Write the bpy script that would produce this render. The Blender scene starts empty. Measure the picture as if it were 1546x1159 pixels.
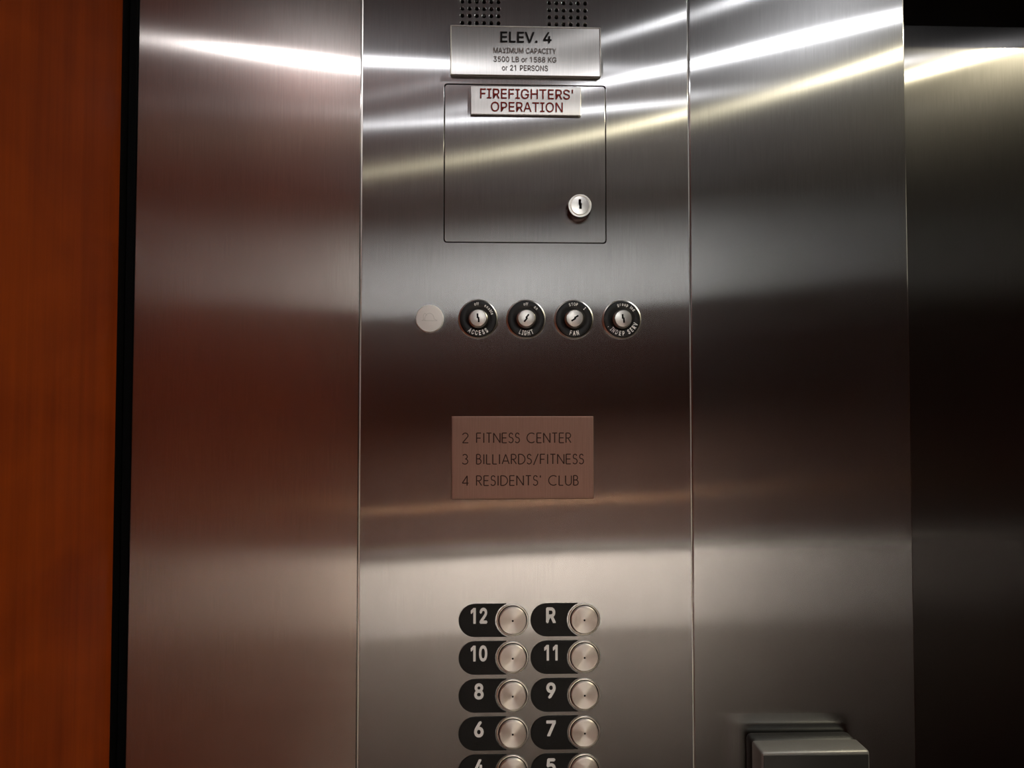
import bpy, bmesh, math, random
from mathutils import Vector, Matrix
random.seed(4)
S = bpy.context.scene
COL = S.collection
PI = math.pi
CZ = 1.65                      # eye height; the steel front wall is the plane y = 0, the cab lies at y < 0

# ------------------------------------------------------------------ camera, world, lights, exposure
yaw, pitch = math.radians(1.95), math.radians(2.0)
cd = bpy.data.cameras.new('camera'); cam = bpy.data.objects.new('camera', cd); COL.objects.link(cam)
cd.sensor_width = 36; cd.lens = 36*1160/1546; cd.clip_start = 0.02
F = Vector((math.sin(yaw)*math.cos(pitch), math.cos(yaw)*math.cos(pitch), math.sin(pitch)))
R = Vector((math.cos(yaw), -math.sin(yaw), 0)); U = R.cross(F)
cam.matrix_world = Matrix(((R.x, U.x, -F.x, 0), (R.y, U.y, -F.y, -.703), (R.z, U.z, -F.z, CZ), (0, 0, 0, 1)))
S.camera = cam
w = bpy.data.worlds.new('world'); S.world = w; w.use_nodes = True
w.node_tree.nodes['Background'].inputs[0].default_value = (.05, .045, .04, 1)
w.node_tree.nodes['Background'].inputs[1].default_value = .1
S.view_settings.view_transform = 'Standard'; S.view_settings.look = 'None'
S.view_settings.gamma = 1; S.view_settings.use_curve_mapping = False
S.view_settings.exposure = 0.95

CEIL = 2.30
XL, XR, YB = -.327, 1.70, -1.65
WHITE = (.97, .97, 1); WARM = (1, .94, .87); YEL = (1, .9, .62)
# x, y, watts, colour, radius of the lamp
LAMPS = [(.99, -.34, 5.2, YEL, .014), (.57, -.33, .50, WHITE, .011), (.56, -.59, .85, WHITE, .013),
         (-.285, -.70, .60, WHITE, .012), (.15, -.94, .33, WHITE, .012), (.12, -1.04, 1.25, WHITE, .022), (.20, -1.02, 8.0, WARM, .030)]
r_where = {k[:2]: v for k, v in zip(LAMPS, ('before the far half of the door', 'before the near edge of the door', 'facing the near door edge', 'beside the wood-panelled left wall', 'in the middle of the cab', 'small, added to brighten the pale frieze', 'larger, added to brighten the back wall'))}
def add_lamp(x, y, p, c, r):
    d = bpy.data.lights.new('downlight_glow', 'AREA'); d.shape = 'DISK'; d.size = 2*r; d.energy = p; d.color = c
    o = bpy.data.objects.new('downlight_glow', d); COL.objects.link(o); o.location = (x, y, CEIL-.004)
    return o
GLOW = [add_lamp(*a) for a in LAMPS]
TILT = {5: (68, 44), 6: (31, 29)}            # two made-up spots added to brighten the mirrored back wall: tilt, beam angle
for i, (ti, be) in TILT.items(): GLOW[i].rotation_euler.x = math.radians(-ti); GLOW[i].data.spread = math.radians(be)

# ------------------------------------------------------------------ materials
def nm(name):
    m = bpy.data.materials.new(name); m.use_nodes = True
    return m, m.node_tree.nodes, m.node_tree.links, m.node_tree.nodes['Principled BSDF']
def plain(name, col, rough=.5, metal=0., spec=.5, bump=0., bscale=200):
    m, N, L, P = nm(name)
    P.inputs['Base Color'].default_value = (*col, 1); P.inputs['Roughness'].default_value = rough
    P.inputs['Metallic'].default_value = metal; P.inputs['Specular IOR Level'].default_value = spec
    t = N.new('ShaderNodeTexNoise'); t.inputs['Scale'].default_value = bscale
    tc = N.new('ShaderNodeTexCoord'); L.new(tc.outputs['Object'], t.inputs['Vector'])
    mr = N.new('ShaderNodeMapRange'); mr.inputs[3].default_value = max(0, rough-.05); mr.inputs[4].default_value = rough+.05
    L.new(t.outputs['Fac'], mr.inputs[0]); L.new(mr.outputs[0], P.inputs['Roughness'])
    if bump:
        b = N.new('ShaderNodeBump'); b.inputs['Strength'].default_value = bump; b.inputs['Distance'].default_value = .0005
        L.new(t.outputs['Fac'], b.inputs['Height']); L.new(b.outputs[0], P.inputs['Normal'])
    return m
def emis(name, col, s):
    m, N, L, P = nm(name)
    P.inputs['Base Color'].default_value = (*col, 1)
    P.inputs['Emission Color'].default_value = (*col, 1); P.inputs['Emission Strength'].default_value = s
    return m
def brushed(name, grain=0., col=(.345, .345, .345), ax=.25, az=.0045, wide=.055, wmix=.22, axis='front'):
    """brushed stainless steel, grain running up the sheet: a sharp and a broad anisotropic lobe"""
    m, N, L, P = nm(name); N.remove(P)
    out = [n for n in N if n.type == 'OUTPUT_MATERIAL'][0]
    g = math.radians(grain)
    tv = N.new('ShaderNodeCombineXYZ')
    for i, v in enumerate((math.sin(g), 0, math.cos(g)) if axis == 'front' else (0, math.sin(g), math.cos(g))): tv.inputs[i].default_value = v
    tc = N.new('ShaderNodeTexCoord')
    def noise(scale, det, vec):
        mp = N.new('ShaderNodeMapping'); mp.inputs['Scale'].default_value = vec
        L.new(tc.outputs['Object'], mp.inputs[0])
        t = N.new('ShaderNodeTexNoise'); t.inputs['Scale'].default_value = scale; t.inputs['Detail'].default_value = det
        L.new(mp.outputs[0], t.inputs['Vector']); return t.outputs['Fac']
    fine = noise(900, 2, (1, 1, .035)); smud = noise(14, 4, (1, 1, .35))
    a = N.new('ShaderNodeMath'); a.operation = 'MULTIPLY_ADD'; L.new(fine, a.inputs[0]); a.inputs[1].default_value = .36; a.inputs[2].default_value = .73
    b = N.new('ShaderNodeMath'); b.operation = 'MULTIPLY_ADD'; L.new(smud, b.inputs[0]); b.inputs[1].default_value = .22; L.new(a.outputs[0], b.inputs[2])
    mul = N.new('ShaderNodeVectorMath'); mul.operation = 'SCALE'; mul.inputs[0].default_value = col; L.new(b.outputs[0], mul.inputs['Scale'])
    def lobe(ax, az):
        n = N.new('ShaderNodeBsdfAnisotropic'); n.distribution = 'GGX'
        r = math.sqrt(math.sqrt(ax*az)); k = 1-math.sqrt(az/ax)
        n.inputs['Roughness'].default_value = r; n.inputs['Anisotropy'].default_value = k
        L.new(mul.outputs[0], n.inputs['Color']); L.new(tv.outputs[0], n.inputs['Tangent'])
        return n
    n1, n2 = lobe(ax, az), lobe(ax, wide)
    mx = N.new('ShaderNodeMixShader'); mx.inputs[0].default_value = wmix
    L.new(n1.outputs[0], mx.inputs[1]); L.new(n2.outputs[0], mx.inputs[2]); L.new(mx.outputs[0], out.inputs[0])
    return m
def spun(name, col=(.78, .73, .68)):
    """lathe-turned metal: grooves run round the centre of the disc"""
    m, N, L, P = nm(name)
    P.inputs['Base Color'].default_value = (*col, 1); P.inputs['Metallic'].default_value = 1
    P.inputs['Roughness'].default_value = .52; P.inputs['Anisotropic'].default_value = .8
    t = N.new('ShaderNodeTangent'); t.direction_type = 'RADIAL'; t.axis = 'Y'
    P.inputs['Anisotropic Rotation'].default_value = .25
    L.new(t.outputs[0], P.inputs['Tangent'])
    return m
def wood(name, dark, light, rough=.45, scale=1.):
    m, N, L, P = nm(name)
    tc = N.new('ShaderNodeTexCoord')
    def noise(s, det, vec, dist=0):
        mp = N.new('ShaderNodeMapping'); mp.inputs['Scale'].default_value = vec; L.new(tc.outputs['Object'], mp.inputs[0])
        t = N.new('ShaderNodeTexNoise'); t.inputs['Scale'].default_value = s; t.inputs['Detail'].default_value = det
        t.inputs['Distortion'].default_value = dist; L.new(mp.outputs[0], t.inputs['Vector']); return t.outputs['Fac']
    grain = noise(60*scale, 5, (1, 1, .05)); fig = noise(9*scale, 2, (.8, .8, 1.5), .6); pore = noise(420*scale, 2, (1, 1, .03))
    def mad(x, k, add):
        n = N.new('ShaderNodeMath'); n.operation = 'MULTIPLY_ADD'; L.new(x, n.inputs[0]); n.inputs[1].default_value = k
        if isinstance(add, float): n.inputs[2].default_value = add
        else: L.new(add, n.inputs[2])
        return n.outputs[0]
    f = mad(grain, .45, mad(fig, .45, mad(pore, .15, -.02)))
    cr = N.new('ShaderNodeValToRGB'); L.new(f, cr.inputs[0])
    cr.color_ramp.elements[0].position = .25; cr.color_ramp.elements[0].color = (*dark, 1)
    cr.color_ramp.elements[1].position = .75; cr.color_ramp.elements[1].color = (*light, 1)
    L.new(cr.outputs[0], P.inputs['Base Color']); P.inputs['Roughness'].default_value = rough
    P.inputs['Specular IOR Level'].default_value = .05
    b = N.new('ShaderNodeBump'); b.inputs['Strength'].default_value = .06; b.inputs['Distance'].default_value = .0004
    L.new(pore, b.inputs['Height']); L.new(b.outputs[0], P.inputs['Normal'])
    return m
STEEL_L = brushed('steel_left', 1.5, col=(.50, .46, .43), ax=.10)  # same steel, lightened and warmed to strengthen the wood's reflection
STEEL_C = brushed('steel_centre', -3.0, ax=.24)
STEEL_R = brushed('steel_right', -4.2, ax=.13)
STEEL_D = brushed('steel_door', -3.5, col=(.18, .175, .17), ax=.125)  # same steel, darkened in colour for the dim side it mirrors
STEEL_SIGN = brushed('steel_sign', -1.5, col=(.40, .39, .375), ax=.3, az=.012, wide=.055, wmix=.35)
STEEL_PLAQUE = brushed('steel_plaque', 0, col=(.34, .205, .165), ax=.35, az=.16, wide=.3, wmix=.5)  # brown reflection of the cab wood put into the steel's colour
STEEL_BACK = plain('steel_back', (.55, .54, .52), .42, 1.)
CHROME = plain('polished_chrome', (.90, .87, .82), .24, 1.)
SATIN = plain('satin_metal', (.72, .69, .65), .30, 1.)
SPUN = spun('spun_steel')
BRASS = plain('brushed_brass', (.50, .27, .14), .5, .6)
BLACK = plain('black_plastic', (.004, .004, .004), .38, 0, .4)
PLATE_BLACK = plain('black_marker', (.004, .004, .004), .5, 0, .25)
VOID = plain('dark_void', (.002, .002, .002), .9, 0, .1)
REVEAL = plain('black_reveal', (.0015, .0015, .0015), .6, 0, .08)
WHITE_PAINT = plain('white_lettering', (.95, .95, .93), .6)
BLACK_INK = plain('black_ink', (.008, .007, .007), .6, 0, .2)
GREY_INK = plain('grey_etching', (.16, .13, .12), .6, 0, .2)
RED_INK = plain('red_ink', (.24, .022, .016), .6, 0, .2)
BROWN_INK = plain('dark_brown_engraving', (.035, .014, .010), .6, 0, .2)
WHITE_LENS = plain('white_translucent_plastic', (.80, .79, .77), .35)
PALE_GREY = plain('pale_grey_print', (.62, .62, .60), .6)
BOX_BLACK = plain('black_box_plastic', (.012, .012, .011), .5, 0, .4, .2, 900)
BOX_GREY = plain('grey_box_metal', (.20, .195, .185), .42, .5, .5, .2, 1200)
WOOD = wood('cherry_veneer', (.135, .0165, .0010), (.30, .046, .0024))
WOOD_BACK = wood('walnut_veneer', (.026, .014, .011), (.050, .029, .023))
WOOD_SHADED = wood('shaded_cherry_veneer', (.018, .002, .0003), (.042, .006, .0006))  # shaded copy of the cherry: dimness to the right put into its colour
CEILM = plain('ceiling_paint', (.21, .20, .22), .6)
FLOORM = plain('floor_stone', (.10, .085, .07), .3, 0, .5)
SHIRT_PATCH = plain('shirt_patch_pale', (.50, .46, .42), .5)  # unseen pale panel, added for a light shirt mirrored in the steel
FRIEZE = plain('frieze_laminate', (.60, .60, .56), .5)
PATCH_FADE = plain('shirt_patch_fade', (.22, .195, .17), .5)  # darker panel below it: the bright patch's downward fade put into colour
LENS = emis('downlight_lens', (1, .95, .85), 4)

# ------------------------------------------------------------------ mesh helpers
def obj(name, bm, mat, parent=None, smooth=False, loc=None):
    me = bpy.data.meshes.new(name)
    if name not in ('lettering', 'numeral'): bmesh.ops.recalc_face_normals(bm, faces=bm.faces[:])
    bm.to_mesh(me); bm.free()
    return link(name, me, mat, parent, smooth, loc)
def link(name, me, mat, parent=None, smooth=False, loc=None):
    if not me.materials: me.materials.append(mat)
    for p in me.polygons: p.use_smooth = smooth
    if smooth:
        me.set_sharp_from_angle(angle=math.radians(35))
    o = bpy.data.objects.new(name, me); COL.objects.link(o)
    if parent: o.parent = parent
    if loc: o.location = loc
    return o
def tag(o, label, cat, group=None):
    o['label'] = label; o['category'] = cat
    if group: o['group'] = group
    return o
def thing(name, label, cat, loc, group=None):
    o = bpy.data.objects.new(name, None); COL.objects.link(o); o.location = loc; o.empty_display_size = .02
    return tag(o, label, cat, group)
def struct(name, loc=(0, 0, 0)):
    o = bpy.data.objects.new(name, None); COL.objects.link(o); o.location = loc; o.empty_display_size = .1; o['kind'] = 'structure'; return o
def box_bm(x0, x1, y0, y1, z0, z1, bev=0., seg=2, bm=None):
    b = bmesh.new()
    bmesh.ops.create_cube(b, size=1)
    for v in b.verts: v.co = Vector(((x0+x1)/2+v.co.x*(x1-x0), (y0+y1)/2+v.co.y*(y1-y0), (z0+z1)/2+v.co.z*(z1-z0)))
    if bev: bmesh.ops.bevel(b, geom=b.edges[:], offset=bev, segments=seg, profile=.5, affect='EDGES')
    if bm is None: return b
    me = bpy.data.meshes.new('t'); b.to_mesh(me); b.free(); bm.from_mesh(me); bpy.data.meshes.remove(me); return bm
def lathe(profile, seg=48, bm=None, cx=0, cz=0):
    """profile (r, y) from the wall outward (y negative = towards the room), turned about the y axis"""
    bm = bm or bmesh.new(); rings = []
    for r, y in profile:
        if r < 1e-6: rings.append([bm.verts.new((cx, y, cz))])
        else: rings.append([bm.verts.new((cx+r*math.cos(2*PI*k/seg), y, cz+r*math.sin(2*PI*k/seg))) for k in range(seg)])
    for a, b in zip(rings, rings[1:]):
        for k in range(seg):
            q = (k+1) % seg
            if len(a) == 1 and len(b) == 1: continue
            if len(a) == 1: bm.faces.new((a[0], b[k], b[q]))
            elif len(b) == 1: bm.faces.new((a[k], a[q], b[0]))
            else: bm.faces.new((a[k], a[q], b[q], b[k]))
    return bm
def curve_mesh(name, loops, depth, y0, bevel=0.):
    """flat outline(s) (x, z), extruded from y0 to y0-depth; inner loops are holes"""
    c = bpy.data.curves.new(name, 'CURVE'); c.dimensions = '2D'; c.fill_mode = 'BOTH'
    c.extrude = max(depth/2-bevel, 0); c.bevel_depth = bevel; c.bevel_resolution = 1; c.offset = -bevel
    for lp in loops:
        s = c.splines.new('POLY'); s.points.add(len(lp)-1); s.use_cyclic_u = True
        for p, (x, z) in zip(s.points, lp): p.co = (x, z, 0, 1)
    return curve_to_mesh(c, name, y0-depth/2)
def curve_to_mesh(c, name, y, rotate=True):
    o = bpy.data.objects.new('tmp', c); COL.objects.link(o)
    dg = bpy.context.evaluated_depsgraph_get(); dg.update()
    me = bpy.data.meshes.new_from_object(o.evaluated_get(dg)); me.name = name
    bpy.data.objects.remove(o); bpy.data.curves.remove(c)
    if rotate: me.transform(Matrix.Rotation(PI/2, 4, 'X'))
    me.transform(Matrix.Translation((0, y, 0)))
    me.materials.clear()
    return me
def rrect(x0, x1, z0, z1, r, n=5):
    pts = []
    for cx, cz, a0 in ((x1-r, z1-r, 0), (x0+r, z1-r, 90), (x0+r, z0+r, 180), (x1-r, z0+r, 270)):
        for k in range(n+1):
            a = math.radians(a0+90*k/n); pts.append((cx+r*math.cos(a), cz+r*math.sin(a)))
    return pts
def circ(cx, cz, r, n=12):
    return [(cx+r*math.cos(2*PI*k/n), cz+r*math.sin(2*PI*k/n)) for k in range(n)]
GLYPHS = {
"'": (206, ('78 318 70 509 136 509 128 318',)),
'.': (188, ('95 -4 86 -4 78 -1 70 3 63 9 57 16 53 24 50 32 50 41 50 50 53 59 57 66 63 73 70 79 78 83 86 86 95 87 104 86 113 83 121 79 128 73 134 66 138 59 140 50 141 41 140 32 138 24 134 16 128 9 121 3 113 -1 104 -4',)),
'0': (453, ('227 -7 199 -5 174 1 151 11 130 24 111 41 95 62 80 86 69 113 60 144 53 178 49 214 48 254 49 294 53 330 60 364 69 395 81 422 95 447 112 467 130 484 151 498 174 508 200 514 227 516 254 514 279 508 302 498 323 484 342 467 358 447 372 422 384 395 393 364 400 330 404 294 405 254 404 214 400 178 393 144 384 113 373 86 359 62 342 41 323 24 302 11 279 1 254 -5', '227 50 245 51 261 56 276 63 290 74 303 87 313 103 323 122 330 144 336 168 340 194 343 223 344 254 343 285 340 314 336 341 330 365 323 387 313 405 303 422 290 435 276 446 261 453 245 458 227 460 209 458 192 453 177 446 163 435 151 422 140 405 131 387 123 365 117 341 113 314 110 285 109 254 110 223 113 194 117 168 123 144 131 122 140 103 151 87 163 74 177 63 192 56 209 51')),
'1': (453, ('276 509 276 0 212 0 212 448 209 448 86 358 86 427 198 509',)),
'2': (453, ('64 0 64 47 234 229 248 243 261 257 272 270 282 282 291 294 299 305 305 316 311 327 315 337 318 348 320 360 320 371 319 385 317 397 313 408 308 419 301 428 293 436 283 443 273 449 262 454 250 457 237 459 224 460 209 459 196 457 184 453 172 447 162 441 153 433 145 424 139 413 134 402 130 390 128 376 127 362 66 362 67 384 71 405 77 424 86 442 98 459 111 473 126 486 143 496 162 505 182 511 203 514 225 516 247 514 268 511 288 505 306 497 323 486 337 474 350 461 361 445 370 428 376 411 380 392 381 372 380 358 378 345 375 331 371 318 365 304 357 290 347 275 336 259 322 241 306 223 288 202 267 180 153 60 153 57 389 57 389 0',)),
'3': (453, ('218 -7 195 -6 173 -3 152 2 133 10 114 19 98 30 83 43 70 57 60 74 52 91 46 111 44 132 109 132 111 119 115 107 120 97 126 87 134 78 144 71 154 64 165 59 178 55 191 52 204 50 219 50 234 51 248 53 262 56 275 61 287 67 297 74 307 83 315 93 321 104 325 116 328 130 329 145 328 158 326 172 322 184 316 196 308 207 299 217 288 226 275 234 260 240 242 244 223 247 201 248 157 248 157 299 288 448 288 452 70 452 70 509 372 509 372 461 211 278 211 289 239 290 264 288 287 284 308 276 327 265 344 253 359 239 371 222 381 205 387 186 392 166 393 145 392 123 387 103 380 84 370 66 358 50 344 36 327 23 309 12 288 4 266 -2 243 -6',)),
'4': (453, ('40 105 40 158 247 509 311 509 109 166 109 163 413 163 413 105', '282 0 282 121 282 146 282 318 343 318 343 0')),
'5': (453, ('221 -7 199 -6 178 -2 159 3 140 11 123 21 108 32 94 45 83 60 73 76 66 93 62 111 60 130 122 130 124 119 127 108 132 98 138 89 145 80 154 73 163 66 173 60 184 56 196 52 208 50 221 50 236 51 250 53 264 58 276 64 288 72 298 82 307 92 314 104 320 117 324 131 327 146 328 162 327 178 324 193 320 208 314 221 306 233 297 244 286 254 275 262 262 269 248 273 233 276 218 277 205 276 192 275 180 272 167 268 156 264 145 258 136 252 128 246 67 253 96 509 366 509 366 452 151 452 134 301 136 301 145 308 155 315 166 320 178 325 190 329 203 331 216 333 229 334 247 333 263 330 279 326 294 321 308 314 321 306 334 296 345 285 355 273 364 260 372 246 379 231 384 215 388 199 390 181 391 163 390 139 385 117 379 95 369 76 357 57 343 41 327 27 309 15 289 6 268 -1 245 -5',)),
'6': (453, ('226 -7 203 -5 182 -1 161 5 142 15 125 26 109 40 96 56 84 74 75 94 69 115 65 138 64 162 65 180 68 199 73 219 80 239 89 261 102 285 118 311 137 340 252 509 322 509 151 261 145 261 149 268 154 275 159 281 165 288 172 293 179 299 187 303 196 307 205 310 214 312 224 314 235 314 257 313 278 309 298 303 316 295 332 284 346 271 359 257 370 240 378 221 384 201 388 180 389 157 388 134 384 112 377 92 368 73 356 55 343 39 327 26 310 14 291 5 271 -2 249 -6', '226 48 241 49 254 52 267 56 279 63 289 70 299 79 307 90 314 101 320 114 324 128 327 142 327 157 327 173 324 187 320 201 314 213 307 225 299 235 289 244 279 251 267 258 254 262 241 264 226 265 212 264 198 262 186 258 174 252 163 244 153 235 145 225 138 214 132 201 128 188 126 174 125 158 126 143 128 128 132 114 138 102 145 90 153 79 163 70 174 63 186 56 198 52 212 49')),
'7': (453, ('97 0 323 448 323 452 62 452 62 509 391 509 391 449 165 0',)),
'8': (453, ('226 -7 201 -6 178 -2 156 3 136 11 117 21 101 33 86 47 74 62 64 78 57 96 53 115 52 135 53 151 55 166 59 181 65 195 72 208 81 220 90 231 101 241 113 249 125 256 139 261 153 265 153 267 135 273 119 282 105 293 93 308 83 324 76 342 72 360 70 380 72 399 75 417 82 434 90 450 101 464 114 477 129 488 146 498 164 506 184 511 204 514 226 516 248 514 269 511 288 506 306 498 323 488 337 477 350 464 361 450 370 434 377 417 380 399 382 380 380 361 376 342 369 324 359 308 347 293 333 282 318 273 300 267 300 265 314 261 327 256 339 249 351 241 362 231 372 220 380 208 387 195 393 181 397 166 400 151 401 135 399 115 395 96 388 78 378 62 366 47 352 33 335 21 317 11 296 3 275 -2 251 -6', '226 49 243 50 258 52 272 55 285 60 296 66 307 74 315 82 323 91 329 102 333 113 336 126 337 139 336 152 333 165 329 177 322 189 314 199 305 208 295 216 283 223 270 228 256 232 242 234 226 235 211 234 196 232 182 228 169 223 157 216 147 208 138 199 130 189 123 177 119 165 116 152 115 139 116 126 119 113 123 102 129 91 136 82 145 74 156 66 167 60 180 55 195 52 210 50', '226 290 239 290 252 292 263 296 274 300 284 306 293 313 300 321 307 330 312 341 316 351 318 363 319 376 318 388 316 399 313 410 308 420 301 429 294 437 285 444 275 449 264 454 252 457 240 459 226 460 213 459 200 457 188 454 177 449 167 444 159 437 151 429 145 420 139 410 136 399 134 388 133 376 134 363 136 351 139 341 145 330 151 321 159 313 168 306 178 300 189 296 201 292 213 290')),
'9': (453, ('226 516 249 514 271 510 291 503 310 494 328 482 343 468 356 452 368 434 377 414 384 393 388 371 389 347 388 328 385 309 380 290 373 270 363 248 350 224 334 197 315 168 200 0 130 0 301 248 307 248 303 240 299 234 294 227 287 221 281 215 273 210 265 206 257 202 248 199 238 196 228 195 218 195 195 196 175 199 155 206 137 214 121 225 106 237 94 252 83 269 74 287 68 307 65 329 64 352 65 375 69 397 75 417 85 436 96 454 110 469 125 483 143 494 162 504 182 510 203 514', '226 460 212 459 199 457 186 452 174 446 163 438 154 429 145 419 138 407 133 395 129 381 126 367 125 352 126 336 129 322 133 308 138 295 145 284 154 274 163 265 174 257 186 251 199 247 212 244 226 243 240 244 254 247 267 251 279 257 289 265 299 273 307 284 314 295 320 308 324 321 327 335 327 350 327 366 324 381 320 394 314 407 307 419 299 429 290 438 279 446 267 452 254 457 241 459')),
'A': (480, ('16 0 201 509 276 509 463 0 395 0 287 302 282 317 276 334 270 352 264 372 257 394 250 420 241 447 232 478 245 478 236 447 228 419 220 393 213 371 206 351 201 333 195 317 191 302 85 0', '110 142 110 199 370 199 370 142')),
'B': (456, ('60 0 60 509 241 509 266 508 289 504 310 499 329 491 345 481 359 469 371 456 381 442 388 426 394 410 397 392 398 374 397 358 395 344 392 331 387 320 380 310 373 301 365 293 356 286 347 280 336 275 326 270 315 267 315 262 327 261 339 257 351 252 363 245 374 237 385 227 394 216 402 203 409 189 414 173 417 155 418 136 417 117 413 100 408 83 400 67 390 52 377 39 362 28 344 18 324 10 301 4 275 1 247 0', '125 57 245 57 272 58 296 63 315 70 330 80 341 92 349 105 354 120 355 137 355 149 352 161 348 173 342 184 335 194 327 203 317 211 306 218 293 224 279 228 264 230 248 231 125 231', '125 285 238 285 252 286 265 288 277 291 288 296 299 302 308 309 316 317 323 326 329 337 333 348 335 359 336 372 334 388 330 403 323 417 313 429 299 439 283 446 263 450 240 452 125 452')),
'C': (510, ('267 -7 235 -5 205 1 177 11 150 25 126 42 104 63 86 88 70 115 57 146 48 179 42 215 40 254 42 293 48 329 57 362 70 393 86 421 104 445 126 466 150 484 177 498 205 508 235 514 267 516 286 515 305 513 323 509 340 504 357 498 373 490 388 481 402 471 415 460 427 447 438 433 448 418 456 402 463 385 469 367 473 348 408 348 405 361 401 373 395 384 389 395 382 404 375 413 366 421 357 428 348 435 337 440 327 445 315 449 304 452 292 454 280 455 267 456 245 454 223 450 203 443 184 432 166 419 150 403 137 385 125 364 116 340 109 314 105 285 103 254 105 223 109 194 116 168 125 145 137 123 151 105 166 89 184 76 203 66 223 59 245 54 267 53 280 53 292 55 304 57 315 60 327 64 337 69 348 74 357 81 366 88 375 96 382 105 389 114 395 125 401 136 405 148 408 160 473 160 469 142 463 124 457 107 448 91 438 76 428 62 416 49 402 38 388 28 373 19 357 11 341 5 323 0 305 -4 286 -6',)),
'D': (502, ('219 0 96 0 96 57 215 57 244 58 272 63 296 70 318 81 337 94 354 110 368 128 379 149 388 172 394 198 398 226 399 255 398 285 394 312 388 337 379 361 368 381 354 399 338 415 320 428 299 438 275 446 249 450 221 452 93 452 93 509 225 509 261 507 294 501 325 492 353 478 377 461 399 441 418 418 433 391 446 361 455 329 460 293 462 255 460 217 455 181 446 149 433 119 417 92 398 68 376 48 351 31 322 17 291 8 256 2', '125 509 125 0 60 0 60 509')),
'E': (419, ('60 0 60 509 372 509 372 452 125 452 125 286 355 286 355 229 125 229 125 57 375 57 375 0',)),
'F': (410, ('60 0 60 509 369 509 369 452 125 452 125 278 346 278 346 221 125 221 125 0',)),
'G': (520, ('269 -7 236 -5 205 1 176 11 149 25 125 43 104 64 85 88 69 116 57 146 47 179 42 215 40 254 42 293 47 329 57 362 69 393 85 421 103 445 125 466 149 484 175 498 203 508 233 514 265 516 285 515 304 513 322 509 340 504 358 497 374 489 389 480 403 469 416 458 429 445 439 431 449 416 458 401 465 384 470 367 474 349 408 349 404 361 399 372 393 383 387 393 380 403 373 411 365 420 356 427 347 434 337 439 326 444 315 448 304 452 291 454 279 455 265 456 243 454 222 450 202 443 183 432 166 419 150 404 137 385 125 364 116 340 109 314 105 285 103 254 105 223 109 194 116 168 125 145 137 124 151 105 166 90 184 76 203 66 224 59 246 54 269 53 290 54 309 57 328 63 345 71 360 81 374 93 386 107 396 123 404 141 410 160 414 180 415 202 434 199 283 199 283 256 478 256 478 200 476 170 471 141 463 115 451 91 436 69 419 50 399 33 377 19 352 8 326 0 298 -5',)),
'H': (517, ('60 0 60 509 125 509 125 289 392 289 392 509 457 509 457 0 392 0 392 232 125 232 125 0',)),
'I': (300, ('31 0 31 57 118 57 118 452 31 452 31 509 269 509 269 452 183 452 183 57 269 57 269 0',)),
'K': (467, ('104 145 104 216 113 228 122 239 130 250 139 261 148 272 157 282 165 293 174 303 184 314 193 324 202 334 212 344 364 509 448 509 231 276 228 276', '60 0 60 509 125 509 125 334 124 225 125 193 125 0', '372 0 188 259 228 309 449 0')),
'L': (393, ('60 0 60 509 125 509 125 57 361 57 361 0',)),
'M': (628, ('60 0 60 509 152 509 277 187 287 159 299 123 311 84 322 49 307 49 318 83 330 121 342 158 352 187 476 509 568 509 568 0 504 0 504 291 504 327 505 369 506 413 507 457 513 457 509 445 505 433 502 421 498 409 482 363 467 322 456 291 342 0 286 0 170 291 159 321 145 361 129 408 112 457 119 457 120 416 121 372 122 328 122 291 122 0',)),
'N': (523, ('60 0 60 509 136 509 343 183 347 176 352 169 357 160 363 151 369 141 375 130 381 119 388 107 394 94 401 82 407 68 414 55 405 54 403 68 402 81 401 95 401 108 400 121 400 134 399 146 399 157 399 195 399 509 463 509 463 0 387 0 202 290 177 331 171 342 164 354 156 367 148 381 108 452 119 454 122 384 124 328 125 291 125 0',)),
'O': (533, ('267 -7 235 -5 205 1 177 11 150 25 126 42 105 63 86 88 70 115 57 146 48 179 42 215 40 254 42 293 48 329 57 362 70 393 86 421 105 445 126 466 150 484 177 498 205 508 235 514 267 516 299 514 329 508 357 498 384 484 408 466 429 445 448 421 464 393 477 362 486 329 491 293 493 254 491 215 486 179 477 146 464 115 448 88 429 63 408 42 384 25 357 11 329 1 299 -5', '267 53 289 54 310 59 330 66 349 76 367 89 383 105 396 123 408 144 418 168 425 194 429 223 430 254 429 286 425 314 418 341 408 365 396 386 383 404 367 420 349 433 330 443 310 450 289 454 267 456 245 454 223 450 203 443 184 433 167 420 151 404 137 385 125 364 116 340 109 314 105 285 103 254 105 223 109 194 116 168 125 144 137 123 151 105 167 89 184 76 203 66 223 59 245 54')),
'P': (445, ('60 0 60 509 235 509 263 507 289 503 312 497 332 487 350 476 366 462 379 447 390 430 398 411 404 391 407 370 409 348 407 325 404 304 398 284 390 265 379 248 366 233 350 219 332 207 312 198 289 191 263 187 235 186 109 186 109 242 233 242 252 243 269 246 284 250 297 256 308 264 318 272 327 282 333 294 338 306 342 319 344 333 344 348 344 362 342 376 338 389 333 402 326 413 318 423 308 431 297 439 284 444 268 449 251 451 232 452 125 452 125 0',)),
'R': (449, ('60 0 60 509 236 509 264 507 290 504 313 497 333 489 351 478 367 465 380 450 390 433 399 415 405 395 408 374 409 352 408 330 405 309 399 290 390 271 380 255 367 240 351 228 333 217 312 209 289 203 264 199 236 198 96 198 96 255 234 255 252 256 269 258 284 262 298 267 309 273 319 281 327 290 334 300 339 312 342 324 344 338 345 352 344 367 342 380 339 393 334 405 327 415 319 425 309 433 298 440 284 445 269 449 252 451 233 452 125 452 125 0', '353 0 230 229 303 229 428 0')),
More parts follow.
